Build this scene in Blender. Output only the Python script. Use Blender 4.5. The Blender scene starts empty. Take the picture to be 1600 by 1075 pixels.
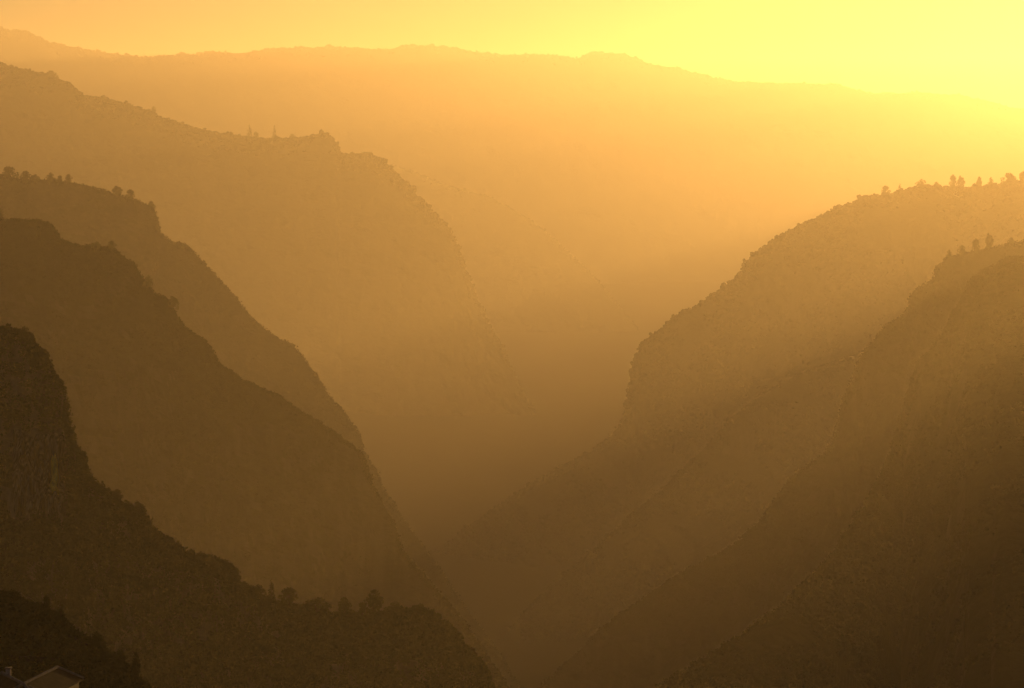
import bpy, math, random
import numpy as np
from mathutils import Vector, noise

# ------------------------------------------------------------------ camera, sky, sun, exposure
scn = bpy.context.scene
COL = scn.collection
FPX = 800 / math.tan(math.radians(10.0))          # focal length in photo pixels (1600 wide, 20 degree lens)
HORIZON_Y = 210
PITCH = math.atan((537.5 - HORIZON_Y) / FPX)
cam_d = bpy.data.cameras.new("camera")
cam_d.sensor_width = 36.0
cam_d.angle = math.radians(20.0)
cam_d.clip_start = 1.0
cam_d.clip_end = 90000.0
cam = bpy.data.objects.new("camera", cam_d)
cam.rotation_euler = (math.radians(90) - PITCH, 0, 0)
COL.objects.link(cam)
scn.camera = cam

SUN_ELEV = math.radians(2.7)
SUN_AZ = math.radians(20)                       # to the right of straight ahead
world = bpy.data.worlds.new("World")
scn.world = world
world.use_nodes = True
nt = world.node_tree
bg = nt.nodes["Background"]
sky = nt.nodes.new("ShaderNodeTexSky")
sky.sky_type = 'NISHITA'
sky.sun_disc = False
sky.sun_elevation = SUN_ELEV
sky.sun_rotation = SUN_AZ
sky.altitude = 900
sky.air_density = 1.0
sky.dust_density = 1.5
sky.ozone_density = 0.6
warm = nt.nodes.new("ShaderNodeMix")
warm.data_type = 'RGBA'
warm.blend_type = 'MULTIPLY'
warm.inputs["Factor"].default_value = 1.0
warm.inputs["B"].default_value = (0.6, 0.8, 1.45, 1)
nt.links.new(sky.outputs["Color"], warm.inputs["A"])
nt.links.new(warm.outputs["Result"], bg.inputs["Color"])
bg.inputs["Strength"].default_value = 0.034

sun_d = bpy.data.lights.new("sun", 'SUN')
sun_d.energy = 5.0
sun_d.angle = math.radians(0.5)
sun_d.color = (1.0, 0.56, 0.16)
sun = bpy.data.objects.new("sun", sun_d)
sdir = Vector((math.sin(SUN_AZ) * math.cos(SUN_ELEV), math.cos(SUN_AZ) * math.cos(SUN_ELEV), math.sin(SUN_ELEV)))
sun.rotation_euler = sdir.to_track_quat('Z', 'Y').to_euler()
sun.location = sdir * 2000
COL.objects.link(sun)

vs = scn.view_settings
vs.view_transform = 'Standard'
vs.look = 'None'
vs.gamma = 1.0
vs.use_curve_mapping = False
vs.exposure = 0.38
scn.cycles.volume_bounces = 1
scn.cycles.max_bounces = 6
scn.cycles.diffuse_bounces = 2

FLOOR_Z = -640.0
HAZE_DENSITY = 8.6e-5
HAZE_G = 0.655
HAZE_COLOR = (1.0, 0.86, 0.62, 1)

# ------------------------------------------------------------------ helpers
rng = np.random.default_rng(7)
random.seed(7)

def smooth(t):
    t = min(1.0, max(0.0, t)); return t * t * (3 - 2 * t)

def ray(px, py):
    """Direction of a photo pixel, scaled so that one unit is one metre of forward distance."""
    u = (px - 800) / FPX
    v = (537.5 - py) / FPX
    y = math.cos(PITCH) + v * math.sin(PITCH)
    z = -math.sin(PITCH) + v * math.cos(PITCH)
    return Vector((u / y, 1.0, z / y))

def at(px, py, d):
    return ray(px, py) * d

def tag(o, label=None, cat=None, group=None, kind=None):
    if label: o["label"] = label
    if cat: o["category"] = cat
    if group: o["group"] = group
    if kind: o["kind"] = kind
    return o

def mesh_obj(name, verts, faces, mats, parent=None, smooth=False, mat_idx=None):
    me = bpy.data.meshes.new(name)
    v = np.asarray(verts, dtype=np.float32)
    f = np.asarray(faces, dtype=np.int32)
    n, k = f.shape
    me.vertices.add(len(v)); me.vertices.foreach_set("co", v.ravel())
    me.loops.add(n * k); me.loops.foreach_set("vertex_index", f.ravel())
    me.polygons.add(n)
    me.polygons.foreach_set("loop_start", np.arange(0, n * k, k, dtype=np.int32))
    me.polygons.foreach_set("loop_total", np.full(n, k, dtype=np.int32))
    if smooth: me.polygons.foreach_set("use_smooth", np.ones(n, dtype=bool))
    me.update(calc_edges=True); me.validate()
    for m in (mats if isinstance(mats, (list, tuple)) else [mats]): me.materials.append(m)
    if mat_idx is not None: me.polygons.foreach_set("material_index", np.asarray(mat_idx, dtype=np.int32))
    o = bpy.data.objects.new(name, me)
    COL.objects.link(o)
    if parent is not None: o.parent = parent
    return o

def empty(name, loc, rz=0):
    o = bpy.data.objects.new(name, None)
    o.location = loc; o.rotation_euler = (0, 0, rz)
    o.empty_display_size = 1
    COL.objects.link(o)
    return o

def fbm(p, scale, octv=5, seed=0.0):
    return noise.fractal(Vector((p[0] / scale + seed, p[1] / scale + seed * 1.7, p[2] / scale)), 0.9, 2.1, octv)

# ------------------------------------------------------------------ materials
def new_mat(name):
    m = bpy.data.materials.new(name); m.use_nodes = True
    b = m.node_tree.nodes["Principled BSDF"]
    b.inputs["Roughness"].default_value = 0.95
    b.inputs["Specular IOR Level"].default_value = 0.0
    return m, m.node_tree, b

def terrain_mat(name, scale, c_veg, c_dry, c_rock):
    m, t, b = new_mat(name)
    N, L = t.nodes, t.links
    geo = N.new("ShaderNodeNewGeometry")
    def nz(sc, det=8, rough=0.6):
        mp = N.new("ShaderNodeMapping"); mp.inputs["Scale"].default_value = (sc, sc, sc * 1.6)
        L.new(geo.outputs["Position"], mp.inputs["Vector"])
        n = N.new("ShaderNodeTexNoise"); n.inputs["Scale"].default_value = 1.0
        n.inputs["Detail"].default_value = det; n.inputs["Roughness"].default_value = rough
        L.new(mp.outputs["Vector"], n.inputs["Vector"]); return n
    def ramp(src, a, bb):
        r = N.new("ShaderNodeMapRange"); r.inputs["From Min"].default_value = a; r.inputs["From Max"].default_value = bb
        L.new(src, r.inputs["Value"]); return r.outputs["Result"]
    def mix(f, a, bb):
        x = N.new("ShaderNodeMix"); x.data_type = 'RGBA'
        L.new(f, x.inputs["Factor"])
        for s, v in (("A", a), ("B", bb)):
            if isinstance(v, tuple): x.inputs[s].default_value = (*v, 1)
            else: L.new(v, x.inputs[s])
        return x.outputs["Result"]
    big, mid, fine = nz(1 / (scale * 60)), nz(1 / (scale * 14)), nz(1 / (scale * 2.2), 4)
    sep = N.new("ShaderNodeSeparateXYZ"); L.new(geo.outputs["True Normal"], sep.inputs[0])
    ab = N.new("ShaderNodeMath"); ab.operation = 'ABSOLUTE'; L.new(sep.outputs["Z"], ab.inputs[0])
    add = N.new("ShaderNodeMath"); add.operation = 'ADD'; L.new(ab.outputs[0], add.inputs[0])
    mm = N.new("ShaderNodeMath"); mm.operation = 'MULTIPLY'; mm.inputs[1].default_value = 0.9
    L.new(mid.outputs["Fac"], mm.inputs[0]); L.new(mm.outputs[0], add.inputs[1])
    green = mix(ramp(big.outputs["Fac"], .42, .6), c_veg, c_dry)
    green = mix(ramp(fine.outputs["Fac"], .35, .7), tuple(x * .55 for x in c_veg), green)
    # vertical streaks in the rock
    mp = N.new("ShaderNodeMapping"); mp.inputs["Scale"].default_value = (1 / (scale * 3), 1 / (scale * 3), 1 / (scale * 40))
    L.new(geo.outputs["Position"], mp.inputs["Vector"])
    st = N.new("ShaderNodeTexNoise"); st.inputs["Detail"].default_value = 5; st.inputs["Scale"].default_value = 1.0
    L.new(mp.outputs["Vector"], st.inputs["Vector"])
    rock = mix(ramp(st.outputs["Fac"], .35, .65), tuple(x * .45 for x in c_rock), c_rock)
    L.new(mix(ramp(add.outputs[0], .72, .98), rock, green), b.inputs["Base Color"])
    bump = N.new("ShaderNodeBump"); bump.inputs["Strength"].default_value = 0.6; bump.inputs["Distance"].default_value = scale * 1.5
    L.new(fine.outputs["Fac"], bump.inputs["Height"]); L.new(bump.outputs["Normal"], b.inputs["Normal"])
    return m

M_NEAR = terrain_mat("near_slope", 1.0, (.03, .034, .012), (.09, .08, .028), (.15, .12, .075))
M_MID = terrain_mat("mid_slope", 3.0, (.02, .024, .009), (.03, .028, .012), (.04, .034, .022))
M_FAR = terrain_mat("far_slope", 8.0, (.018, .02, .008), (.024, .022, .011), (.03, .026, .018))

def leaf_mat(name, c1, c2, sc):
    m, t, b = new_mat(name)
    N, L = t.nodes, t.links
    geo = N.new("ShaderNodeNewGeometry")
    n = N.new("ShaderNodeTexNoise"); n.inputs["Scale"].default_value = sc; n.inputs["Detail"].default_value = 3
    L.new(geo.outputs["Position"], n.inputs["Vector"])
    r = N.new("ShaderNodeMapRange"); r.inputs["From Min"].default_value = .35; r.inputs["From Max"].default_value = .65
    L.new(n.outputs["Fac"], r.inputs["Value"])
    x = N.new("ShaderNodeMix"); x.data_type = 'RGBA'
    x.inputs["A"].default_value = (*c1, 1); x.inputs["B"].default_value = (*c2, 1)
    L.new(r.outputs["Result"], x.inputs["Factor"]); L.new(x.outputs["Result"], b.inputs["Base Color"])
    return m

M_LEAF = leaf_mat("leaves", (.035, .045, .014), (.075, .075, .022), .25)
M_LEAF_RED = leaf_mat("autumn_leaves", (.07, .04, .014), (.06, .06, .02), .3)
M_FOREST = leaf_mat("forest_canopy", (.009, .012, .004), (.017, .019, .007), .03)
M_BARK = leaf_mat("bark", (.05, .035, .02), (.09, .065, .04), 2.0)

# ------------------------------------------------------------------ mountains
def crest_samples(pts, step):
    P = np.array(pts, float)
    seg = np.hypot(np.diff(P[:, 0]), np.diff(P[:, 1]))
    s = np.concatenate([[0], np.cumsum(seg)])
    n = int(s[-1] / step)
    t = np.linspace(0, s[-1], n)
    return np.stack([np.interp(t, s, P[:, k]) for k in range(3)], 1), t

def ridge(name, pts, mat, step=3.0, rough=2.0, cliff=1.9, gully=40.0, gwave=160.0, seed=0.0, rows=46, back_slope=0.6, head=4.0,
          label=None, front_drop=None, shelf=None, fexp=1.35):
    """A solid mountain spur: a crest line, a broken front slope down to the valley floor and a back slope."""
    C, t = crest_samples(pts, step)
    n = len(C)
    V = np.zeros((n, 0, 3))
    crest = np.zeros((n, 3)); plain = np.zeros((n, 3))
    for i in range(n):
        x, y, d = C[i]
        j = noise.fractal(Vector((t[i] / 22.0, seed, 0)), .8, 2.0, 5) * rough
        crest[i] = at(x, y + j, d)
        plain[i] = at(x, y, d)
    dirh = -crest[:, :2] / np.linalg.norm(crest[:, :2], axis=1)[:, None]   # towards the camera, level
    cols = []
    # back side
    nb = 10
    for k in range(nb, 0, -1):
        f = (k / nb) ** 1.5
        drop = (crest[:, 2] - FLOOR_Z + 20) * f
        off = drop / back_slope
        p = crest.copy(); p[:, :2] -= dirh * off[:, None]; p[:, 2] -= drop
        for i in range(n):
            p[i, 2] += fbm(p[i], gwave * 2, 4, seed) * gully * .5 * min(1, k / 3) - (gully * .25 * min(1, k / 3))
            p[i, 2] = min(p[i, 2], crest[i, 2] - drop[i] * .3)
        cols.append(p)
    cols.append(crest)
    bottom = FLOOR_Z - 20
    for k in range(1, rows + 1):
        f = (k / rows) ** fexp
        p = crest.copy()
        total = np.maximum(crest[:, 2] - bottom, 10)
        if front_drop: total = np.minimum(total, front_drop)
        drop = total * f
        for i in range(n):
            h = drop[i]
            if shelf:                                                            # a broad shoulder before the slope falls away
                base = min(h, shelf[0]) / shelf[0] * shelf[1] + max(0, h - shelf[0]) / cliff
            else:
                base = h / cliff
            base = min(base, np.linalg.norm(crest[i, :2]) * .85)
            dz = (plain[i, 2] - crest[i, 2]) * (1 - math.exp(-base / 25))         # the crest's own roughness does not run down the slope
            p[i, 2] += dz
            q = (crest[i, 0] + dirh[i, 0] * base, crest[i, 1] + dirh[i, 1] * base, crest[i, 2] - h)
            gsc = min(1.0, h / (gully * 1.2))
            a = fbm((q[0] * .45, q[1] * .45, q[2] * 1.6), gwave, 5, seed + 3)     # cliff bands and benches
            g = noise.ridged_multi_fractal(Vector((q[0] / gwave + seed, q[1] / gwave, q[2] / gwave * .4)), .9, 2.1, 5, 1.0, 2.0)
            off = (g - 1.0) * gully * .8 + a * gully * .8 + fbm(q, gwave * .18, 4, seed + 9) * gully * .3
            if shelf:
                p[i, 2] += fbm((q[0], q[1], 0), 260, 4, seed + 3) * 16 * min(1, base / 60); off = base
            else:
                off = max(base + off * gsc, h * .08)
            p[i, 0] += dirh[i, 0] * off; p[i, 1] += dirh[i, 1] * off; p[i, 2] -= h
        cols.append(p)
    R = len(cols)
    verts = np.stack(cols, 1).reshape(-1, 3)         # n x R
    ii, kk = np.meshgrid(np.arange(n - 1), np.arange(R - 1), indexing='ij')
    a = ii * R + kk
    faces = np.stack([a, a + 1, a + R + 1, a + R], -1).reshape(-1, 4)
    o = mesh_obj(name, verts, faces, mat, smooth=True)
    tag(o, label, None, None, 'structure')
    return o, np.stack(cols, 1), nb

RIDGES = {}
def add_ridge(key, *a, **k):
    RIDGES[key] = ridge(*a, **k)

def D(pts, d0, d1=None):
    """Give a list of (x, y) pixels distances running from d0 to d1 along the list."""
    d1 = d0 if d1 is None else d1
    n = len(pts)
    return [(x, y, d0 + (d1 - d0) * i / (n - 1)) for i, (x, y) in enumerate(pts)]

far = [(-500, 70), (-200, 45), (0, 44), (40, 49), (75, 66), (150, 80), (235, 91), (280, 86), (330, 82), (380, 83), (420, 76), (470, 74), (530, 74), (600, 78), (640, 71), (700, 73),
       (740, 80), (790, 87), (840, 85), (900, 90), (940, 81), (975, 86), (1010, 98), (1060, 107), (1100, 120), (1150, 128), (1190, 129), (1290, 131), (1335, 138), (1360, 146),
       (1440, 145), (1500, 149), (1540, 157), (1600, 171), (1700, 178), (2100, 190)]
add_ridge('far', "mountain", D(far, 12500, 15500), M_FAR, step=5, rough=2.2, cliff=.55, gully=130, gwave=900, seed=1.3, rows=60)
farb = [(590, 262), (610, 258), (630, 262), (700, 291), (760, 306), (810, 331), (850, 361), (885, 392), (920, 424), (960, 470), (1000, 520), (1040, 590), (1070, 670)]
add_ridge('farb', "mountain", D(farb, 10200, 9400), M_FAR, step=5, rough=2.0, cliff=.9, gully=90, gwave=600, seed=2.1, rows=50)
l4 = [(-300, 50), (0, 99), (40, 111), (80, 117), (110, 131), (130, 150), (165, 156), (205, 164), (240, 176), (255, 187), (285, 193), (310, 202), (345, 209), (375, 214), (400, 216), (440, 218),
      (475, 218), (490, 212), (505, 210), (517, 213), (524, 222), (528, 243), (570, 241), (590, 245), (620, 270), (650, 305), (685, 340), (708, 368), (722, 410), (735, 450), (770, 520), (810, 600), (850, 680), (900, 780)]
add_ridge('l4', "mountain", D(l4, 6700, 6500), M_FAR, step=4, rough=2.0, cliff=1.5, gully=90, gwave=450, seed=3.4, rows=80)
l3 = [(-300, 255), (0, 274), (40, 282), (100, 283), (150, 294), (175, 303), (215, 315), (240, 324), (244, 340), (247, 360), (265, 378), (290, 385), (310, 402), (335, 428), (360, 458), (385, 488), (400, 505),
      (435, 528), (460, 542), (480, 567), (500, 597), (520, 627), (545, 657), (562, 682), (566, 702), (585, 732), (600, 765), (630, 812), (680, 880), (720, 940), (790, 1040), (830, 1110)]
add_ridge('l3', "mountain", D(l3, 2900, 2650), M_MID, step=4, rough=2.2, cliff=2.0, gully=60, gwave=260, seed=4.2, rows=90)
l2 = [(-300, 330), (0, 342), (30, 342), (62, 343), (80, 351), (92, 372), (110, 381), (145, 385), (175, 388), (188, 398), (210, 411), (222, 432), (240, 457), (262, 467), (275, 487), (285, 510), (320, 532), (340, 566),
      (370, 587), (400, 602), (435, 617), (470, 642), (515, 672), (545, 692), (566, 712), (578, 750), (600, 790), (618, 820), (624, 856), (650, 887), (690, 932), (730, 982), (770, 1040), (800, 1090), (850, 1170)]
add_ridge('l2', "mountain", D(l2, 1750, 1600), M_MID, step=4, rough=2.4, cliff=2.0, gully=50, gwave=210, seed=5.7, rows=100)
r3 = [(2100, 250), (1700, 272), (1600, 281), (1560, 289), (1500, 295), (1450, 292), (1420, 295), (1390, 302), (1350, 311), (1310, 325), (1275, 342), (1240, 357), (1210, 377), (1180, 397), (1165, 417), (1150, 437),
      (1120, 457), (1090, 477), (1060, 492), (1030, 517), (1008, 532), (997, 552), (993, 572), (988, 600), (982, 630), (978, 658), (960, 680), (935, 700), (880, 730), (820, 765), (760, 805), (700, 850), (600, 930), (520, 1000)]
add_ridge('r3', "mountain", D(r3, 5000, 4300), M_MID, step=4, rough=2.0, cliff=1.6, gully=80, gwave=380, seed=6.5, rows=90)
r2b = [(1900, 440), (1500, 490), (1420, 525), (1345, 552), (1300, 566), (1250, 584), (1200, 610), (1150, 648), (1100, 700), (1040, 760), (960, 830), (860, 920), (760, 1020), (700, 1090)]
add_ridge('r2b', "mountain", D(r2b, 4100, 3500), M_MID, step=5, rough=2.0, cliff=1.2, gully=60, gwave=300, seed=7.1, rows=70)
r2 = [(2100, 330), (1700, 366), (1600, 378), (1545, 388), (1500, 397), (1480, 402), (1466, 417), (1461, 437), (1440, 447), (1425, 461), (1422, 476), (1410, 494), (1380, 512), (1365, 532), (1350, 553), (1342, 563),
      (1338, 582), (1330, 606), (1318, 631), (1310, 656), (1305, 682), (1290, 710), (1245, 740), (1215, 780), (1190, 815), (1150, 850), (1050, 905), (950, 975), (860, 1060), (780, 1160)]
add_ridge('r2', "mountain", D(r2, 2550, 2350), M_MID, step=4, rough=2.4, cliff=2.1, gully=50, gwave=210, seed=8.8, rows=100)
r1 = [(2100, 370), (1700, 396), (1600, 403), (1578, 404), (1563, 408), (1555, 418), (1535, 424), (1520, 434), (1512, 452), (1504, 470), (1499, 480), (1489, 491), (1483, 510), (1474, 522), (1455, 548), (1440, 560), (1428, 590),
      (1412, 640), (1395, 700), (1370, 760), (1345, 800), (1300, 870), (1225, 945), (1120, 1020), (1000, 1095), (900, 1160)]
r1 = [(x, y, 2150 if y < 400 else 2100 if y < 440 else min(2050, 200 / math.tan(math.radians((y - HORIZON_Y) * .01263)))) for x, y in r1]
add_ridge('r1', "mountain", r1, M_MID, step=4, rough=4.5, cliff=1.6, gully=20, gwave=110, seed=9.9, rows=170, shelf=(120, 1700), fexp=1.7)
shade_ridge = [(3600, -40), (2700, 40), (2300, 140), (2050, 240), (1900, 345), (1800, 470), (1740, 640), (1700, 860), (1685, 1050), (1675, 1250)]  # out-of-view ridge, added so its shadow darkens the haze at lower right
add_ridge('shade_ridge', "mountain", D(shade_ridge, 1500, 900), M_MID, step=8, rough=34, cliff=1.5, gully=25, gwave=120, seed=12.2, rows=60)
l1 = [(-350, 485), (0, 512), (30, 519), (50, 533), (62, 551), (78, 568), (88, 588), (98, 603), (104, 620), (103, 645), (109, 670), (115, 690), (127, 706), (130, 726), (140, 748), (165, 766), (190, 784), (220, 804), (230, 818),
      (250, 838), (275, 855), (300, 865), (340, 876), (364, 889), (370, 908), (395, 924), (440, 944), (500, 958), (540, 961), (590, 960), (620, 955), (665, 957), (680, 964), (695, 978), (713, 993), (720, 1008), (735, 1018),
      (750, 1033), (759, 1052), (767, 1078), (780, 1110), (800, 1160)]
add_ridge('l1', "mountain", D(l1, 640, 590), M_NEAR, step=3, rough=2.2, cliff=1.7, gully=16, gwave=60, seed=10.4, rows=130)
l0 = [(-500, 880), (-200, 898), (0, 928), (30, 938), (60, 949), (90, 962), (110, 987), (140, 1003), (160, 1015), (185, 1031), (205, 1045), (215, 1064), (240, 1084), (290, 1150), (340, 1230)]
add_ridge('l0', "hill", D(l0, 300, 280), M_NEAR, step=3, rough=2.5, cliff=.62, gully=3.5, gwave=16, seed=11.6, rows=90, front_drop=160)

# valley floor
nx, ny = 200, 260
xs = np.linspace(-9000, 9000, nx); ys = np.linspace(-1500, 18500, ny)
gv = []
for yy in ys:
    for xx in xs:
        gv.append((xx, yy, FLOOR_Z + 16 * fbm((xx, yy, 0), 1300, 5, 5.5) + 200 * smooth((3900 - yy) / 2300) + min(60, .1 * abs(xx - .011 * yy - 60 * math.sin(yy / 700))) * smooth((9000 - yy) / 3000)))
ii, jj = np.meshgrid(np.arange(ny - 1), np.arange(nx - 1), indexing='ij')
a = (ii * nx + jj).ravel()
g = mesh_obj("ground", gv, np.stack([a, a + 1, a + nx + 1, a + nx], -1), M_MID, smooth=True)
tag(g, kind='structure')
GG = np.array(gv).reshape(ny, nx, 3).transpose(1, 0, 2)
RIDGES['floor'] = (g, GG[84:118, 36:112], 0)

# ------------------------------------------------------------------ finding places on the slopes
from mathutils.bvhtree import BVHTree
BVH = {}
def bvh(key):
    if key not in BVH:
        me = RIDGES[key][0].data
        co = np.empty(len(me.vertices) * 3, dtype=np.float32); me.vertices.foreach_get("co", co)
        fs = np.empty(len(me.loops), dtype=np.int32); me.loops.foreach_get("vertex_index", fs)
        BVH[key] = BVHTree.FromPolygons([tuple(v) for v in co.reshape(-1, 3)], [tuple(f) for f in fs.reshape(-1, 4).tolist()])
    return BVH[key]

def hit(key, px, py):
    loc, nor, _, _ = bvh(key).ray_cast(Vector((0, 0, 0)), ray(px, py).normalized())
    return loc

def crest_at(key, px):
    """The crest point of a ridge that stands at photo column px."""
    o, G, nb = RIDGES[key]
    c = G[:, nb]
    x = c[:, 0] / c[:, 1]
    t = (px - 800) / FPX * (1 / math.cos(PITCH))
    # column of a pixel depends a little on its row; search with the full projection
    best = None
    for i in range(len(c)):
        X, Y, Z = c[i]
        fwd = Y * math.cos(PITCH) - Z * math.sin(PITCH)
        u = 800 + FPX * X / fwd
        e = abs(u - px)
        if best is None or e < best[0]: best = (e, i)
    return Vector(c[best[1]])

# ------------------------------------------------------------------ trees
def leaf_cloud(r, lobes, per, size):
    """Quads of leaf-spray size on and in a set of lobes (centre xyz, radii xyz)."""
    V = []
    for (c, rad) in lobes:
        n = int(per * (rad[0] * rad[1] * rad[2]) ** (2 / 3))
        n = max(n, 10)
        d = r.normal(size=(n, 3)); d /= np.linalg.norm(d, axis=1)[:, None]
        rr = r.uniform(.45, 1.08, n) ** .6
        P = np.array(c) + d * np.array(rad) * rr[:, None]
        a = r.normal(size=(n, 3)); a /= np.linalg.norm(a, axis=1)[:, None]
        b = np.cross(a, r.normal(size=(n, 3))); b /= np.linalg.norm(b, axis=1)[:, None]
        sz = size * r.uniform(.6, 1.4, n)[:, None]
        V.append(np.stack([P - a * sz, P + b * sz * .7, P + a * sz, P - b * sz * .7], 1))
    V = np.concatenate(V)
    return V.reshape(-1, 3), np.arange(len(V) * 4).reshape(-1, 4)

def tube(path, radii, sides=6):
    V = []; F = []
    for k, (p, rr) in enumerate(zip(path, radii)):
        p = Vector(p)
        d = (Vector(path[min(k + 1, len(path) - 1)]) - Vector(path[max(k - 1, 0)])).normalized()
        u = d.orthogonal().normalized(); w = d.cross(u)
        for j in range(sides):
            an = 2 * math.pi * j / sides
            V.append(p + (u * math.cos(an) + w * math.sin(an)) * rr)
    for k in range(len(path) - 1):
        for j in range(sides):
            a, b = k * sides + j, k * sides + (j + 1) % sides
            F.append((a, b, b + sides, a + sides))
    return [tuple(v) for v in V], F

def join(parts):
    V = []; F = []
    for v, f in parts:
        o = len(V); V += list(v); F += [tuple(i + o for i in q) for q in f]
    return V, F

def tree_meshes(kind, seed):
    """Crown and trunk meshes of a tree one unit tall and about one unit wide."""
    r = np.random.default_rng(seed)
    R = random.Random(seed)
    lobes = []; limbs = []
    if kind == 'round':
        for k in range(17):
            an = R.uniform(0, 6.28); q = R.uniform(.0, .33); z = R.uniform(.16, .84)
            q *= 1 - .75 * max(0, z - .5) / .34 - .5 * max(0, .3 - z) / .14
            c = (q * math.cos(an), q * math.sin(an), z)
            lobes.append((c, (R.uniform(.12, .2), R.uniform(.12, .2), R.uniform(.10, .16))))
            limbs.append(c)
        top = .6
    elif kind == 'bushy':
        for k in range(20):
            an = R.uniform(0, 6.28); q = R.uniform(.0, .42); z = R.uniform(.08, .88 - q * .7)
            c = (q * math.cos(an), q * math.sin(an), z)
            lobes.append((c, (R.uniform(.1, .2), R.uniform(.1, .2), R.uniform(.1, .17))))
            limbs.append(c)
        top = .5
    elif kind == 'cypress':
        for k in range(12):
            z = .1 + .85 * k / 11
            w = .42 * (1 - z) ** .75 + .05
            lobes.append(((R.uniform(-.04, .04), R.uniform(-.04, .04), z), (w, w, .09)))
        top = .9
    else:                                      # sparse
        for k in range(6):
            an = R.uniform(0, 6.28); q = R.uniform(.1, .35); z = R.uniform(.4, .92)
            c = (q * math.cos(an), q * math.sin(an), z)
            lobes.append((c, (.11, .11, .08))); limbs.append(c)
        top = .8
    if kind == 'cypress':
        crown = leaf_cloud(r, lobes, 900, .045)
    else:
        crown = leaf_cloud(r, lobes, 3000, .040)
    parts = [tube([(0, 0, -.12), (.01, 0, .15), (-.01, .01, .35), (0, 0, top)], [.045, .035, .028, .012])]
    for c in limbs[:7]:
        parts.append(tube([(0, 0, .22), (c[0] * .5, c[1] * .5, (c[2] + .22) * .48), c], [.02, .014, .005], 5))
    return crown, join(parts)

PROTO = {}
def proto(kind, v):
    if (kind, v) not in PROTO:
        crown, trunk = tree_meshes(kind, 100 + v * 7 + len(kind))
        cm = mesh_obj("crown", crown[0], crown[1], M_LEAF_RED if v == 2 else M_LEAF)
        tm = mesh_obj("trunk", trunk[0], trunk[1], M_BARK, smooth=True)
        COL.objects.unlink(cm); COL.objects.unlink(tm)
        PROTO[kind, v] = (cm, tm)
    return PROTO[kind, v]

NAME = {'round': "broad_tree", 'bushy': "bushy_tree", 'cypress': "cypress_tree", 'sparse': "thin_tree"}
tree_spots = []
def tree(key, px, base_y, top_y, wpx, kind, v, label, group):
    p = crest_at(key, px)
    m_px = p.length / FPX
    h = (base_y - top_y) * m_px * 1.02
    w = wpx * m_px * (1.12 if key in ('l3', 'r3', 'r2') else 1.08)
    # stand a little on the near side of the crest, at its own height
    back = Vector((p.x, p.y, 0)).normalized()
    base = at(px, base_y, p.y) - back * (w * .1)
    cm, tm = proto(kind, v)
    e = empty(NAME[kind], base, random.uniform(0, 6.28))
    wn = {'round': .95, 'bushy': 1.05, 'cypress': .85, 'sparse': .85}[kind]
    e.scale = (w / wn, w / wn, h)
    tag(e, label, "tree", group)
    for src, nm in ((cm, "crown"), (tm, "trunk")):
        c = src.copy(); c.name = nm; c.parent = e; COL.objects.link(c)
    return e

# (crest trees follow)
G1 = "trees on the crest of the dark spur at the bottom"
for a in [
    ('l1', 424, 938, 907, 13, 'cypress', 0, "small pointed cypress on the crest of the dark bottom spur"),
    ('l1', 404, 932, 912, 22, 'bushy', 1, "low bushy tree just left of the pointed cypress on the dark bottom spur"),
    ('l1', 452, 949, 917, 36, 'round', 0, "flat-topped round tree just right of the pointed cypress on the dark bottom spur"),
    ('l1', 495, 962, 932, 50, 'bushy', 0, "widest, low bushy tree on the crest of the dark bottom spur"),
    ('l1', 538, 965, 932, 30, 'round', 1, "round tree standing alone between two gaps on the crest of the dark bottom spur"),
    ('l1', 566, 964, 940, 26, 'round', 0, "lower tree tucked against the left of the tallest round tree on the dark bottom spur"),
    ('l1', 585, 965, 920, 40, 'round', 1, "tallest round tree on the crest of the dark bottom spur"),
    ('l1', 618, 962, 939, 38, 'bushy', 1, "low spreading tree just right of the tallest round tree on the dark bottom spur"),
    ('l1', 655, 963, 942, 32, 'bushy', 0, "low bushy tree on the corner where the dark bottom spur starts to drop"),
    ('l1', 738, 1030, 1008, 18, 'bushy', 2, "small bush on the steep right end of the dark bottom spur"),
    ('l1', 757, 1055, 1030, 10, 'sparse', 0, "thin crooked tree low on the right end of the dark bottom spur"),
    ('l1', 355, 905, 876, 36, 'bushy', 1, "dense square-edged tree on the step of the dark bottom spur"),
    ('l1', 216, 810, 783, 26, 'bushy', 0, "overhanging bushy tree on the slope between the dark cliff and the tree row"),
    ('l1', 236, 826, 806, 10, 'sparse', 1, "thin wispy tree just below the overhanging bushy tree on the dark slope"),
    ('l1', 183, 786, 764, 22, 'round', 0, "small round tree at the foot of the dark left cliff"),
    ('l1', 38, 532, 510, 26, 'bushy', 1, "rounded tree on top of the dark left cliff"),
    ('l1', 66, 566, 542, 20, 'bushy', 0, "small tree on the upper shoulder of the dark left cliff")]:
    tree(*a, G1)
G0 = "trees on the corner hill by the house"
for a in [
    ('l0', 95, 972, 934, 12, 'sparse', 0, "thin nearly bare tree on the corner hill above the house"),
    ('l0', 73, 962, 930, 16, 'round', 0, "small tree left of the nearly bare one on the corner hill"),
    ('l0', 150, 1016, 986, 30, 'bushy', 0, "bushy tree halfway down the edge of the corner hill"),
    ('l0', 188, 1038, 1012, 26, 'bushy', 1, "low bush on the lower edge of the corner hill"),
    ('l0', 213, 1068, 1018, 20, 'round', 1, "upright tree at the right end of the corner hill"),
    ('l0', 20, 944, 920, 34, 'bushy', 1, "wide bush on the left part of the corner hill's crest")]:
    tree(*a, G0)
G3 = "trees along the left plateau rim"
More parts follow.
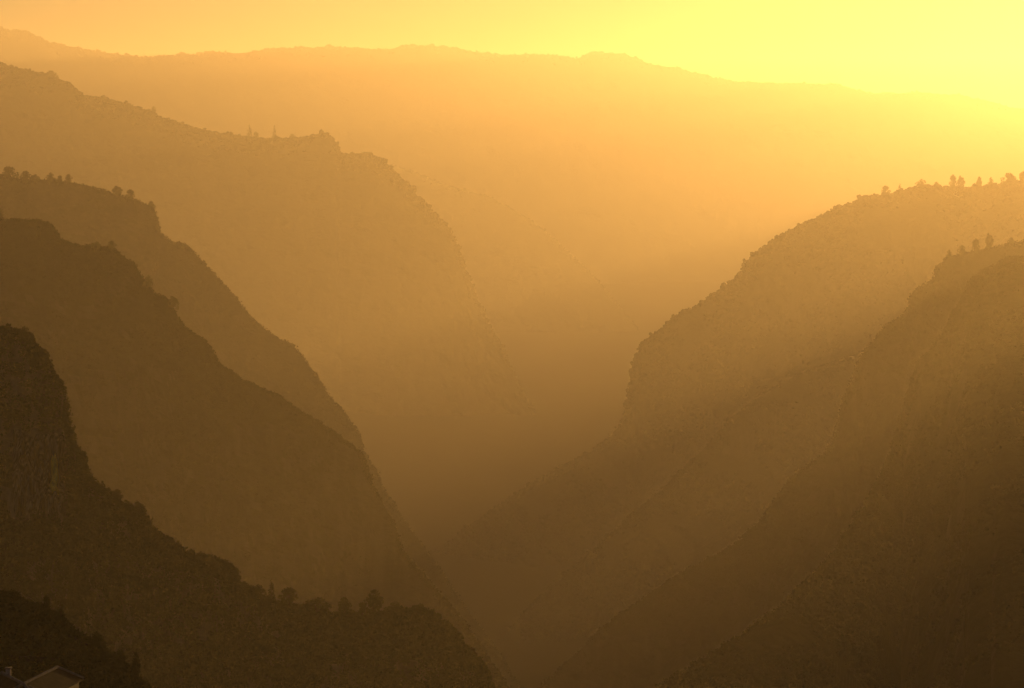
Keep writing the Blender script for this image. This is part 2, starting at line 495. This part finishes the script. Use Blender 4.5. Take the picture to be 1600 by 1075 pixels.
for a in [
    ('l3', 13, 284, 260, 30, 'round', 0, "largest round tree on the left plateau rim at the picture edge"),
    ('l3', 40, 288, 267, 22, 'round', 1, "round tree beside the largest one on the left plateau rim"),
    ('l3', 54, 286, 272, 16, 'bushy', 0, "low bush right of the first two trees on the left plateau rim"),
    ('l3', 79, 288, 270, 18, 'bushy', 1, "bushy tree right of the gap on the left plateau rim"),
    ('l3', 94, 287, 274, 12, 'round', 0, "smaller tree between two others on the left plateau rim"),
    ('l3', 107, 288, 272, 14, 'round', 1, "last tree of the group before the rim of the left plateau slopes down"),
    ('l3', 183, 308, 290, 17, 'bushy', 0, "bushy tree halfway along the sloping rim of the left plateau"),
    ('l3', 204, 316, 296, 17, 'round', 0, "round tree near the brink of the left plateau rim"),
    ('l3', 236, 325, 314, 14, 'bushy', 1, "bush on the very brink of the left plateau cliff"),
    ('l3', 288, 392, 379, 18, 'bushy', 1, "bush on the ledge below the left plateau cliff")]:
    tree(*a, G3)
G2 = "trees along the second left ridge"
for a in [
    ('l2', 2, 350, 326, 8, 'cypress', 0, "pointed tree at the picture edge on the second left ridge"),
    ('l2', 150, 393, 377, 20, 'bushy', 0, "bushy tree on the flat ledge of the second left ridge"),
    ('l2', 174, 394, 376, 18, 'round', 1, "round tree right of the bushy one on the ledge of the second left ridge"),
    ('l2', 232, 455, 430, 18, 'bushy', 1, "tree leaning out over the steep part of the second left ridge"),
    ('l2', 270, 485, 462, 20, 'bushy', 0, "bush on the lower step of the second left ridge")]:
    tree(*a, G2)
G4 = "trees on the hazy far left ridge"
for a in [
    ('l4', 390, 224, 197, 11, 'cypress', 0, "tall dark tree left of the pointed one on the hazy far left ridge"),
    ('l4', 400, 222, 206, 12, 'round', 0, "lower tree between the two tall ones on the hazy far left ridge"),
    ('l4', 429, 222, 197, 8, 'cypress', 1, "slim pointed tree on the hazy far left ridge"),
    ('l4', 79, 124, 110, 22, 'bushy', 0, "broad tree high on the hazy far left ridge"),
    ('l4', 162, 161, 149, 18, 'bushy', 1, "tree just below the notch of the hazy far left ridge"),
    ('l4', 240, 182, 166, 12, 'round', 1, "upright tree halfway down the hazy far left ridge"),
    ('l4', 456, 222, 209, 14, 'bushy', 0, "low tree between the pointed tree and the rock dome on the hazy far left ridge")]:
    tree(*a, G4)
G5 = "trees along the sunlit right ridge"
for a in [
    ('r3', 1489, 301, 273, 14, 'round', 0, "left one of the pair of blocky trees on the sunlit right ridge"),
    ('r3', 1501, 301, 274, 13, 'bushy', 0, "right one of the pair of blocky trees on the sunlit right ridge"),
    ('r3', 1530, 298, 276, 14, 'round', 1, "round tree right of the blocky pair on the sunlit right ridge"),
    ('r3', 1548, 295, 277, 10, 'bushy', 1, "small tree between a round and a wide one on the sunlit right ridge"),
    ('r3', 1576, 293, 270, 30, 'bushy', 0, "widest tree on the sunlit right ridge"),
    ('r3', 1599, 288, 268, 18, 'round', 0, "tree at the right picture edge on the sunlit right ridge"),
    ('r3', 1440, 300, 280, 22, 'bushy', 1, "broad tree left of the gap on the sunlit right ridge"),
    ('r3', 1463, 298, 284, 15, 'round', 1, "small tree in the gap left of the blocky pair on the sunlit right ridge"),
    ('r3', 1406, 302, 288, 7, 'cypress', 0, "small pointed tree on the sunlit right ridge"),
    ('r3', 1383, 308, 290, 16, 'round', 0, "round tree where the sunlit right ridge begins to descend")]:
    tree(*a, G5)
G6 = "trees on the orange right crag"
for a in [
    ('r2', 1545, 394, 364, 14, 'bushy', 0, "tallest tree standing up on the orange right crag"),
    ('r2', 1525, 400, 373, 16, 'round', 0, "rounded tree left of the tallest on the orange right crag"),
    ('r2', 1503, 406, 383, 16, 'round', 1, "third tree from the tallest on the orange right crag"),
    ('r2', 1483, 408, 390, 12, 'bushy', 1, "small tree at the brink of the orange right crag"),
    ('r2', 1580, 388, 371, 14, 'round', 1, "tree right of the tallest on the orange right crag")]:
    tree(*a, G6)

# ------------------------------------------------------------------ woods and scrub that read as one mass
def ico():
    t = (1 + 5 ** .5) / 2
    v = np.array([(-1, t, 0), (1, t, 0), (-1, -t, 0), (1, -t, 0), (0, -1, t), (0, 1, t), (0, -1, -t), (0, 1, -t), (t, 0, -1), (t, 0, 1), (-t, 0, -1), (-t, 0, 1)], float)
    v /= np.linalg.norm(v[0])
    f = np.array([(0, 11, 5), (0, 5, 1), (0, 1, 7), (0, 7, 10), (0, 10, 11), (1, 5, 9), (5, 11, 4), (11, 10, 2), (10, 7, 6), (7, 1, 8),
                  (3, 9, 4), (3, 4, 2), (3, 2, 6), (3, 6, 8), (3, 8, 9), (4, 9, 5), (2, 4, 11), (6, 2, 10), (8, 6, 7), (9, 8, 1)])
    return v, f
def forest(key, n_crest, n_face, size, rowmax, leafy, label, seed, px_lo=-60, px_hi=1660, gap=0.0, per=26, crest_k=1.0, bare=None, mat=None, clear=-.35):
    r = np.random.default_rng(seed)
    o, G, nb = RIDGES[key]
    n = G.shape[0]
    P = []; S = []
    def visible(p):
        fwd = p[1] * math.cos(PITCH) - p[2] * math.sin(PITCH)
        up = p[1] * math.sin(PITCH) + p[2] * math.cos(PITCH)
        if fwd < 1: return False
        return px_lo < 800 + FPX * p[0] / fwd < px_hi and 537 - FPX * up / fwd < 1110
    tries = 0
    while len(P) < n_crest and tries < n_crest * 12:
        tries += 1
        f = r.uniform(0, n - 1.01); i = int(f); w = f - i
        p = G[i, nb] * (1 - w) + G[i + 1, nb] * w
        if not visible(p): continue
        dn = noise.fractal(Vector((p[0] / (size * 9), p[1] / (size * 9), p[2] / (size * 9) + seed)), .8, 2, 3)
        if dn < gap - r.uniform(0, .5): continue
        s = size * (.3 + .9 * r.uniform() ** 1.6) * (1 + .6 * max(-.6, dn))
        P.append(p - np.array([0, 0, s * .25])); S.append(s)
    m = len(P); tries = 0
    while len(P) < m + n_face and tries < n_face * 12:
        tries += 1
        i = r.integers(0, n - 1); k = nb + int(r.uniform(0, 1) ** 1.0 * rowmax); k = min(k, G.shape[1] - 2)
        u, w = r.uniform(0, 1, 2)
        p = (G[i, k] * (1 - u) + G[i + 1, k] * u) * (1 - w) + (G[i, k + 1] * (1 - u) + G[i + 1, k + 1] * u) * w
        if not visible(p): continue
        if bare:
            fw = p[1] * math.cos(PITCH) - p[2] * math.sin(PITCH)
            bx = 800 + FPX * p[0] / fw; by = 537.5 - FPX * (p[1] * math.sin(PITCH) + p[2] * math.cos(PITCH)) / fw
            if bare[0] < bx < bare[1] and bare[2] < by < bare[3] and r.uniform() < .93: continue
        e1 = G[i, k + 1] - G[i, k]
        steep = abs(e1[2]) / (np.linalg.norm(e1) + 1e-6)
        if steep > .93 and r.uniform() < .8: continue
        dn = noise.fractal(Vector((p[0] / (size * 14), p[1] / (size * 14), p[2] / (size * 14) + seed)), .8, 2, 3)
        if dn < clear + r.uniform(-.2, .2): continue
        P.append(p + np.array([0, 0, size * .05])); S.append(size * r.uniform(.35, .95))
    P = np.array(P); S = np.array(S)
    S[:m] *= crest_k
    if leafy:
        N = len(P)
        d = r.normal(size=(N, per, 3)); d /= np.linalg.norm(d, axis=2)[..., None]
        rr = r.uniform(.35, 1.1, (N, per, 1)) ** .6
        c = P[:, None] + d * rr * S[:, None, None] * np.array([.6, .6, .5])
        a = r.normal(size=(N, per, 3)); a /= np.linalg.norm(a, axis=2)[..., None]
        b = np.cross(a, r.normal(size=(N, per, 3))); b /= np.linalg.norm(b, axis=2)[..., None]
        sz = S[:, None, None] * .17 * r.uniform(.6, 1.5, (N, per, 1))
        V = np.stack([c - a * sz, c + b * sz * .8, c + a * sz, c - b * sz * .8], 2).reshape(-1, 3)
        F = np.arange(len(V)).reshape(-1, 4)
    else:
        iv, jf = ico()
        N = len(P)
        sub = 3
        C = P[:, None] + r.normal(size=(N, sub, 3)) * S[:, None, None] * np.array([.3, .3, .18])
        rad = S[:, None] * r.uniform(.25, .48, (N, sub))
        V = C[:, :, None] + iv[None, None] * rad[..., None, None] * r.uniform(.7, 1.3, (N, sub, 12, 1)) * np.array([1, 1, 1.05])
        V = V.reshape(-1, 3)
        F = (jf[None] + 12 * np.arange(N * sub)[:, None, None]).reshape(-1, 3)
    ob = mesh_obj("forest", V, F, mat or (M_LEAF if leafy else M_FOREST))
    tag(ob, label, "forest", None, 'stuff')
    return ob

forest('l0', 260, 3600, 1.3, 60, True, "scrub and bushes covering the corner hill", 1, gap=-.1)
forest('l1', 1800, 12000, 2.4, 110, True, "dark scrub and trees covering the nearest left spur", 2, gap=.0, crest_k=.48, bare=(10, 108, 668, 815))
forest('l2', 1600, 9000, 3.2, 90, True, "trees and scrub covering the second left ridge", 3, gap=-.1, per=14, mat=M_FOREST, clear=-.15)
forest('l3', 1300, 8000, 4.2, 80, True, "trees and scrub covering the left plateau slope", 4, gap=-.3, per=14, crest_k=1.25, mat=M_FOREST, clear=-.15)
forest('l4', 1100, 1500, 11.0, 10, False, "hazy woods covering the far left ridge", 5, gap=-.2)
forest('far', 900, 500, 19.0, 6, False, "faint woods along the farthest ridge", 6, gap=.1)
forest('farb', 260, 200, 12.0, 6, False, "faint woods on the pale spur behind the far left ridge", 7)
forest('r3', 1300, 9000, 7.5, 80, False, "woods covering the sunlit right slope", 8, gap=-.3, crest_k=1.2, clear=-.1)
forest('r2b', 400, 5000, 6.5, 55, False, "woods on the low spur in front of the sunlit right slope", 9, gap=.1, clear=-.1)
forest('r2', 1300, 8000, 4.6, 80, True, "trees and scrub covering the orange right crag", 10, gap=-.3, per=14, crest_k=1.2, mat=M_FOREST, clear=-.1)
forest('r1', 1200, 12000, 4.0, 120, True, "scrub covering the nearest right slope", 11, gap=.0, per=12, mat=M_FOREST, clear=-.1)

# ------------------------------------------------------------------ bare rock on the nearest cliff
def rock_mat(name, c1, c2):
    m, t, b = new_mat(name)
    N, L = t.nodes, t.links
    geo = N.new("ShaderNodeNewGeometry")
    mp = N.new("ShaderNodeMapping"); mp.inputs["Scale"].default_value = (1.1, 1.1, .12)
    L.new(geo.outputs["Position"], mp.inputs["Vector"])
    n = N.new("ShaderNodeTexNoise"); n.inputs["Scale"].default_value = 1.0; n.inputs["Detail"].default_value = 6
    L.new(mp.outputs["Vector"], n.inputs["Vector"])
    r = N.new("ShaderNodeMapRange"); r.inputs["From Min"].default_value = .38; r.inputs["From Max"].default_value = .62
    L.new(n.outputs["Fac"], r.inputs["Value"])
    x = N.new("ShaderNodeMix"); x.data_type = 'RGBA'
    x.inputs["A"].default_value = (*c1, 1); x.inputs["B"].default_value = (*c2, 1)
    L.new(r.outputs["Result"], x.inputs["Factor"]); L.new(x.outputs["Result"], b.inputs["Base Color"])
    return m
M_ROCK = rock_mat("cliff_rock", (.03, .026, .015), (.17, .135, .085))
M_OCHRE = rock_mat("ochre_rock", (.3, .2, .04), (.75, .5, .07))

def rock_patch(x0, x1, y0, y1, mat, lift, amp, freq, seed):
    nx, ny = int((x1 - x0) / 1.6) + 2, int((y1 - y0) / 3) + 2
    V = []
    for j in range(ny):
        for i in range(nx):
            u, w = i / (nx - 1), j / (ny - 1)
            px = x0 + (x1 - x0) * u + 3 * noise.noise(Vector((w * 5, seed, 0)))
            py = y0 + (y1 - y0) * w + 14 * noise.noise(Vector((u * 4, seed, 3))) * (1 - w)
            h = hit('l1', px, py)
            if h is None: h = at(px, py, 610)
            edge = min(1, min(u, 1 - u) * 6, min(w, 1 - w) * 5)
            f = abs(noise.noise(Vector((px * freq, py * freq * .12, seed)))) * 2
            off = lift * edge + amp * f * edge - .8 * (1 - edge)
            V.append(h - h.normalized() * off)
    ii, jj = np.meshgrid(np.arange(ny - 1), np.arange(nx - 1), indexing='ij')
    a = (ii * nx + jj).ravel()
    return mesh_obj("cliff_face", V, np.stack([a, a + 1, a + nx + 1, a + nx], -1), mat, smooth=True)
tag(rock_patch(16, 104, 672, 812, M_ROCK, 1.2, 2.2, .16, 3.3), kind='structure')
tag(rock_patch(79, 92, 706, 778, M_OCHRE, 4.6, 1.0, .3, 8.1), kind='structure')

# ------------------------------------------------------------------ house on the corner hill
def plain_mat(name, c1, c2, sc, rough=.85):
    m = leaf_mat(name, c1, c2, sc)
    m.node_tree.nodes["Principled BSDF"].inputs["Roughness"].default_value = rough
    m.node_tree.nodes["Principled BSDF"].inputs["Specular IOR Level"].default_value = .03
    return m
M_ROOF = plain_mat("roof_tiles", (.012, .009, .007), (.025, .018, .013), 1.5)
M_CAP = plain_mat("ridge_mortar", (.11, .10, .08), (.16, .14, .115), 3)
M_WALL = plain_mat("stone_wall", (.02, .017, .013), (.04, .033, .025), 1.2)
M_PLASTER = plain_mat("old_plaster", (.2, .17, .13), (.28, .24, .19), .2)
M_PANE = plain_mat("window_glass", (.02, .02, .02), (.03, .03, .03), 1, .2)
M_STACK = plain_mat("chimney_plaster", (.2, .16, .14), (.26, .22, .19), 2)

def quad_box(name, c0, c1, mat, parent):
    (x0, y0, z0), (x1, y1, z1) = c0, c1
    v = [(x, y, z) for z in (z0, z1) for y in (y0, y1) for x in (x0, x1)]
    return mesh_obj(name, v, [(0, 2, 3, 1), (4, 5, 7, 6), (0, 1, 5, 4), (2, 6, 7, 3), (0, 4, 6, 2), (1, 3, 7, 5)], mat, parent)

def wing(root, P, Q, half, drop, wall_h, hip=True, eave=.35):
    """One hipped wing: ridge from P (far) to Q (near) in the house's own frame, walls below, pale mortar on its edges."""
    d = (Q - P); L = d.length; d.normalize(); n = Vector((d.y, -d.x, 0))
    e = half * .75 if hip else 0
    zd = Vector((0, 0, -drop))
    a, b = P - d * e + n * half + zd, P - d * e - n * half + zd
    c, f = Q + d * e - n * half + zd, Q + d * e + n * half + zd
    th = Vector((0, 0, -.14))
    V = [P, Q, a, b, c, f]; V += [v + th for v in V]
    F4 = [(0, 2, 5, 1), (0, 1, 4, 3), (6, 7, 11, 8), (6, 9, 10, 7), (0, 3, 2, 2), (1, 5, 4, 4)]
    F = [q for q in F4 if len(set(q)) == 4]
    F += [(2, 8, 11, 5), (3, 4, 10, 9), (2, 3, 9, 8), (5, 11, 10, 4)]
    bm_v = [tuple(v) for v in V]
    me = bpy.data.meshes.new("roof"); me.from_pydata(bm_v, [], F + [(0, 3, 2), (1, 5, 4), (6, 8, 9), (7, 10, 11)]); me.materials.append(M_ROOF)
    r = bpy.data.objects.new("roof", me); COL.objects.link(r); r.parent = root
    up = Vector((0, 0, .05))
    for p, q in ((P, Q), (P, a), (P, b), (Q, c), (Q, f)):
        v, fc = tube([tuple(p + up), tuple((p + q) / 2 + up), tuple(q + up)], [.16, .15, .14], 6)
        mesh_obj("ridge_cap", v, fc, M_CAP, r)
    inn = half - eave
    k = [P - d * (e - eave) + n * inn, P - d * (e - eave) - n * inn, Q + d * (e - eave) - n * inn, Q + d * (e - eave) + n * inn]
    V = [tuple(v + zd + Vector((0, 0, -.05))) for v in k] + [tuple(v + zd - Vector((0, 0, wall_h))) for v in k]
    w = mesh_obj("wall", V, [(0, 1, 5, 4), (1, 2, 6, 5), (2, 3, 7, 6), (3, 0, 4, 7), (0, 3, 2, 1)], M_WALL, root)
    # windows on the front and on the side to the valley
    for base, along, out, cnt in ((Q + d * (e - eave), n, d, 2), ((P + Q) / 2 + n * inn, d, n, 3)):
        for s_ in range(cnt):
            o = (s_ - (cnt - 1) / 2) * 1.5
            c0 = base + along * o + zd + Vector((0, 0, -1.5))
            pts = []
            for sx, sz in ((-.4, -.6), (.4, -.6), (.4, .6), (-.4, .6)):
                pts.append(c0 + along * sx + Vector((0, 0, sz)) + out * .03)
            pts2 = [p - out * .08 for p in pts]
            fr = mesh_obj("window", [tuple(p + (p - c0) * .14) for p in pts] + [tuple(p + (p - c0) * .14) for p in pts2],
                          [(0, 1, 2, 3), (0, 4, 5, 1), (1, 5, 6, 2), (2, 6, 7, 3), (3, 7, 4, 0)], M_CAP, root)
            mesh_obj("pane", [tuple(p + out * .02) for p in pts], [(0, 1, 2, 3)], M_PANE, fr)
    return r

def same_level(px, py, z):
    r = ray(px, py); return r * (z / r.z)

P1 = at(90, 1043, 268); Q1 = same_level(37, 1069, P1.z)
P2 = same_level(3, 1052, P1.z - .35); Q2 = same_level(50, 1076, P1.z - .35)
origin = Vector(((P1.x + Q2.x) / 2, P1.y - 4, P1.z - 6.4))
house = empty("house", origin)
tag(house, "stone house with dark hipped roofs and pale ridge lines below the corner hill", "house")
for P, Q, hw in ((P1, Q1, 2.0), (P2, Q2, 1.9)):
    wing(house, P - origin, Q - origin, hw, 1.25, 5.2)
ch = same_level(13, 1043, P1.z + .4) - origin
st = quad_box("chimney", (ch.x - .22, ch.y - .22, ch.z - 1.6), (ch.x + .22, ch.y + .22, ch.z - .1), M_STACK, house)
quad_box("chimney_cap", (ch.x - .3, ch.y - .3, ch.z - .098), (ch.x + .3, ch.y + .3, ch.z), M_CAP, st)

# terrace wall down the edge of the corner hill
def terrace(pts, h, w):
    V = []
    for px, py in pts:
        p = hit('l0', px, py)
        if p is None: p = at(px, py, 320)
        r = p.normalized(); r = Vector((r.x, r.y, 0))
        for dr, dz in ((-w, -1.2), (-w, h), (w, h), (w, -1.2)):
            V.append(p + r * dr + Vector((0, 0, dz + .12 * noise.noise(p * 1.5))))
    F = []
    for k in range(len(pts) - 1):
        a = k * 4
        for j in range(4): F.append((a + j, a + (j + 1) % 4, a + 4 + (j + 1) % 4, a + 4 + j))
    return mesh_obj("terrace_wall", V, F, M_WALL)
tag(terrace([(100 + 6 * i, 992 + 3.2 * i + 1.5 * math.sin(i * 1.7)) for i in range(10)], .35, .3),
    "low dry-stone wall running down the corner hill above the house", "wall")
tag(terrace([(14 + 7 * i, 1029 + .3 * i + math.sin(i * 2.1)) for i in range(12)], .3, .3),
    "low dry-stone wall running level across the corner hill just above the house roof", "wall")

# pale house on the hazy spur in front of the sunlit slope
def small_house(key, px, py, wpx, hpx, label):
    p = hit(key, px, py) or crest_at(key, px)
    m = p.length / FPX; w, h = wpx * m, hpx * m
    e = empty("house", p - Vector((0, 0, h * .25)), .3)
    tag(e, label, "house")
    wl = quad_box("wall", (-w / 2, -w * .3, -h), (w / 2, w * .3, h * .7), M_PLASTER, e)
    me = bpy.data.meshes.new("roof"); y = w * .36; x = w * .55
    me.from_pydata([(-x, -y, h * .7), (x, -y, h * .7), (x, y, h * .7), (-x, y, h * .7), (-x, 0, h * 1.1), (x, 0, h * 1.1)], [], [(0, 1, 5, 4), (2, 3, 4, 5), (0, 4, 3), (1, 2, 5), (0, 3, 2, 1)])
    me.materials.append(M_ROOF); r = bpy.data.objects.new("roof", me); COL.objects.link(r); r.parent = e
    for k in (-.3, 0, .3):
        quad_box("window", (w * k - w * .05, -w * .3 - .05, h * .1), (w * k + w * .05, -w * .3 + .1, h * .45), M_PANE, e)
small_house('r2b', 1347, 552, 11, 5, "larger pale house in the haze beside the edge of the orange right crag")
small_house('r2b', 1331, 558, 7, 4, "smaller pale house just left of the other one beside the orange right crag")

# masts on the farthest ridge
M_STEEL = plain_mat("mast_steel", (.18, .18, .18), (.25, .25, .25), .5, .5)
for px, hpx, lab in ((746, 13, "tall mast standing alone on the middle of the farthest ridge"), (430, 12, "left one of two thin masts close together on the farthest ridge"),
                     (441, 10, "right one of two thin masts close together on the farthest ridge"), (226, 10, "lone mast in the dip at the left of the farthest ridge")):
    p = crest_at('far', px); m = p.length / FPX; h = hpx * m
    e = empty("mast", p); tag(e, lab, "mast", "masts on the farthest ridge")
    for sx, sy in ((-1, -1), (1, -1), (1, 1), (-1, 1)):
        v, f = tube([(sx * 1.6, sy * 1.6, -6), (sx * .5, sy * .5, h * .8)], [.35, .25], 5)
        mesh_obj("leg", v, f, M_STEEL, e)
    v, f = tube([(0, 0, h * .75), (0, 0, h * 1.05)], [.5, .15], 6); mesh_obj("antenna", v, f, M_STEEL, e)
    br = []
    for k in range(8):
        z0, z1 = h * .8 * k / 8, h * .8 * (k + 1) / 8
        a0, a1 = 1.6 - 1.1 * k / 8, 1.6 - 1.1 * (k + 1) / 8
        for j in range(4):
            c = [(-1, -1), (1, -1), (1, 1), (-1, 1)]
            (ax, ay), (bx, by) = c[j], c[(j + 1) % 4]
            br.append(tube([(ax * a0, ay * a0, z0), (bx * a1, by * a1, z1)], [.14, .14], 4))
            br.append(tube([(ax * a1, ay * a1, z1), (bx * a1, by * a1, z1)], [.12, .12], 4))
    v, f = join(br); mesh_obj("bracing", v, f, M_STEEL, e)

# zigzag of pale road high on the sunlit right ridge
M_ROAD = plain_mat("dirt_road", (.42, .36, .26), (.5, .44, .33), .2)
path = [(1500, 296), (1496, 300), (1489, 305), (1494, 307), (1499, 309)]
V = []
for px, py in path:
    p = hit('r3', px, py) or at(px, py, 5400)
    r = Vector((p.x, p.y, 0)).normalized()
    for dr, dz in ((-3.5, .5), (3.5, 1.5)): V.append(p + r * dr + Vector((0, 0, dz + (1.2 if dr > 0 else 0))))
ro = mesh_obj("road", V, [(2 * k, 2 * k + 1, 2 * k + 3, 2 * k + 2) for k in range(len(path) - 1)], M_ROAD)
tag(ro, kind='structure')

# ------------------------------------------------------------------ haze
hb = bpy.data.materials.new("haze_air"); hb.use_nodes = True
t = hb.node_tree; t.nodes.clear()
out = t.nodes.new("ShaderNodeOutputMaterial")
pv = t.nodes.new("ShaderNodeVolumePrincipled")
pv.inputs["Color"].default_value = HAZE_COLOR
pv.inputs["Density"].default_value = HAZE_DENSITY
pv.inputs["Anisotropy"].default_value = HAZE_G
t.links.new(pv.outputs["Volume"], out.inputs["Volume"])
allv = []
for o in scn.objects:
    if o.type == 'MESH' and o.parent is None:
        co = np.empty(len(o.data.vertices) * 3, dtype=np.float32); o.data.vertices.foreach_get("co", co)
        allv.append(co.reshape(-1, 3)); 
A = np.concatenate(allv); lo = A.min(0); hi = A.max(0)
print("bounds", lo, hi)
x0, x1, y0, y1, z0, z1 = lo[0] - 30, hi[0] + 30, lo[1] - 30, hi[1] + 30, lo[2] - 1, hi[2] + 15
hv = [(x, y, z) for z in (z0, z1) for y in (y0, y1) for x in (x0, x1)]
hz = mesh_obj("haze", hv, [(0, 2, 3, 1), (4, 5, 7, 6), (0, 1, 5, 4), (2, 6, 7, 3), (0, 4, 6, 2), (1, 3, 7, 5)], hb)
tag(hz, "pale golden haze filling the gorge between the mountain ridges", "haze", kind='stuff')
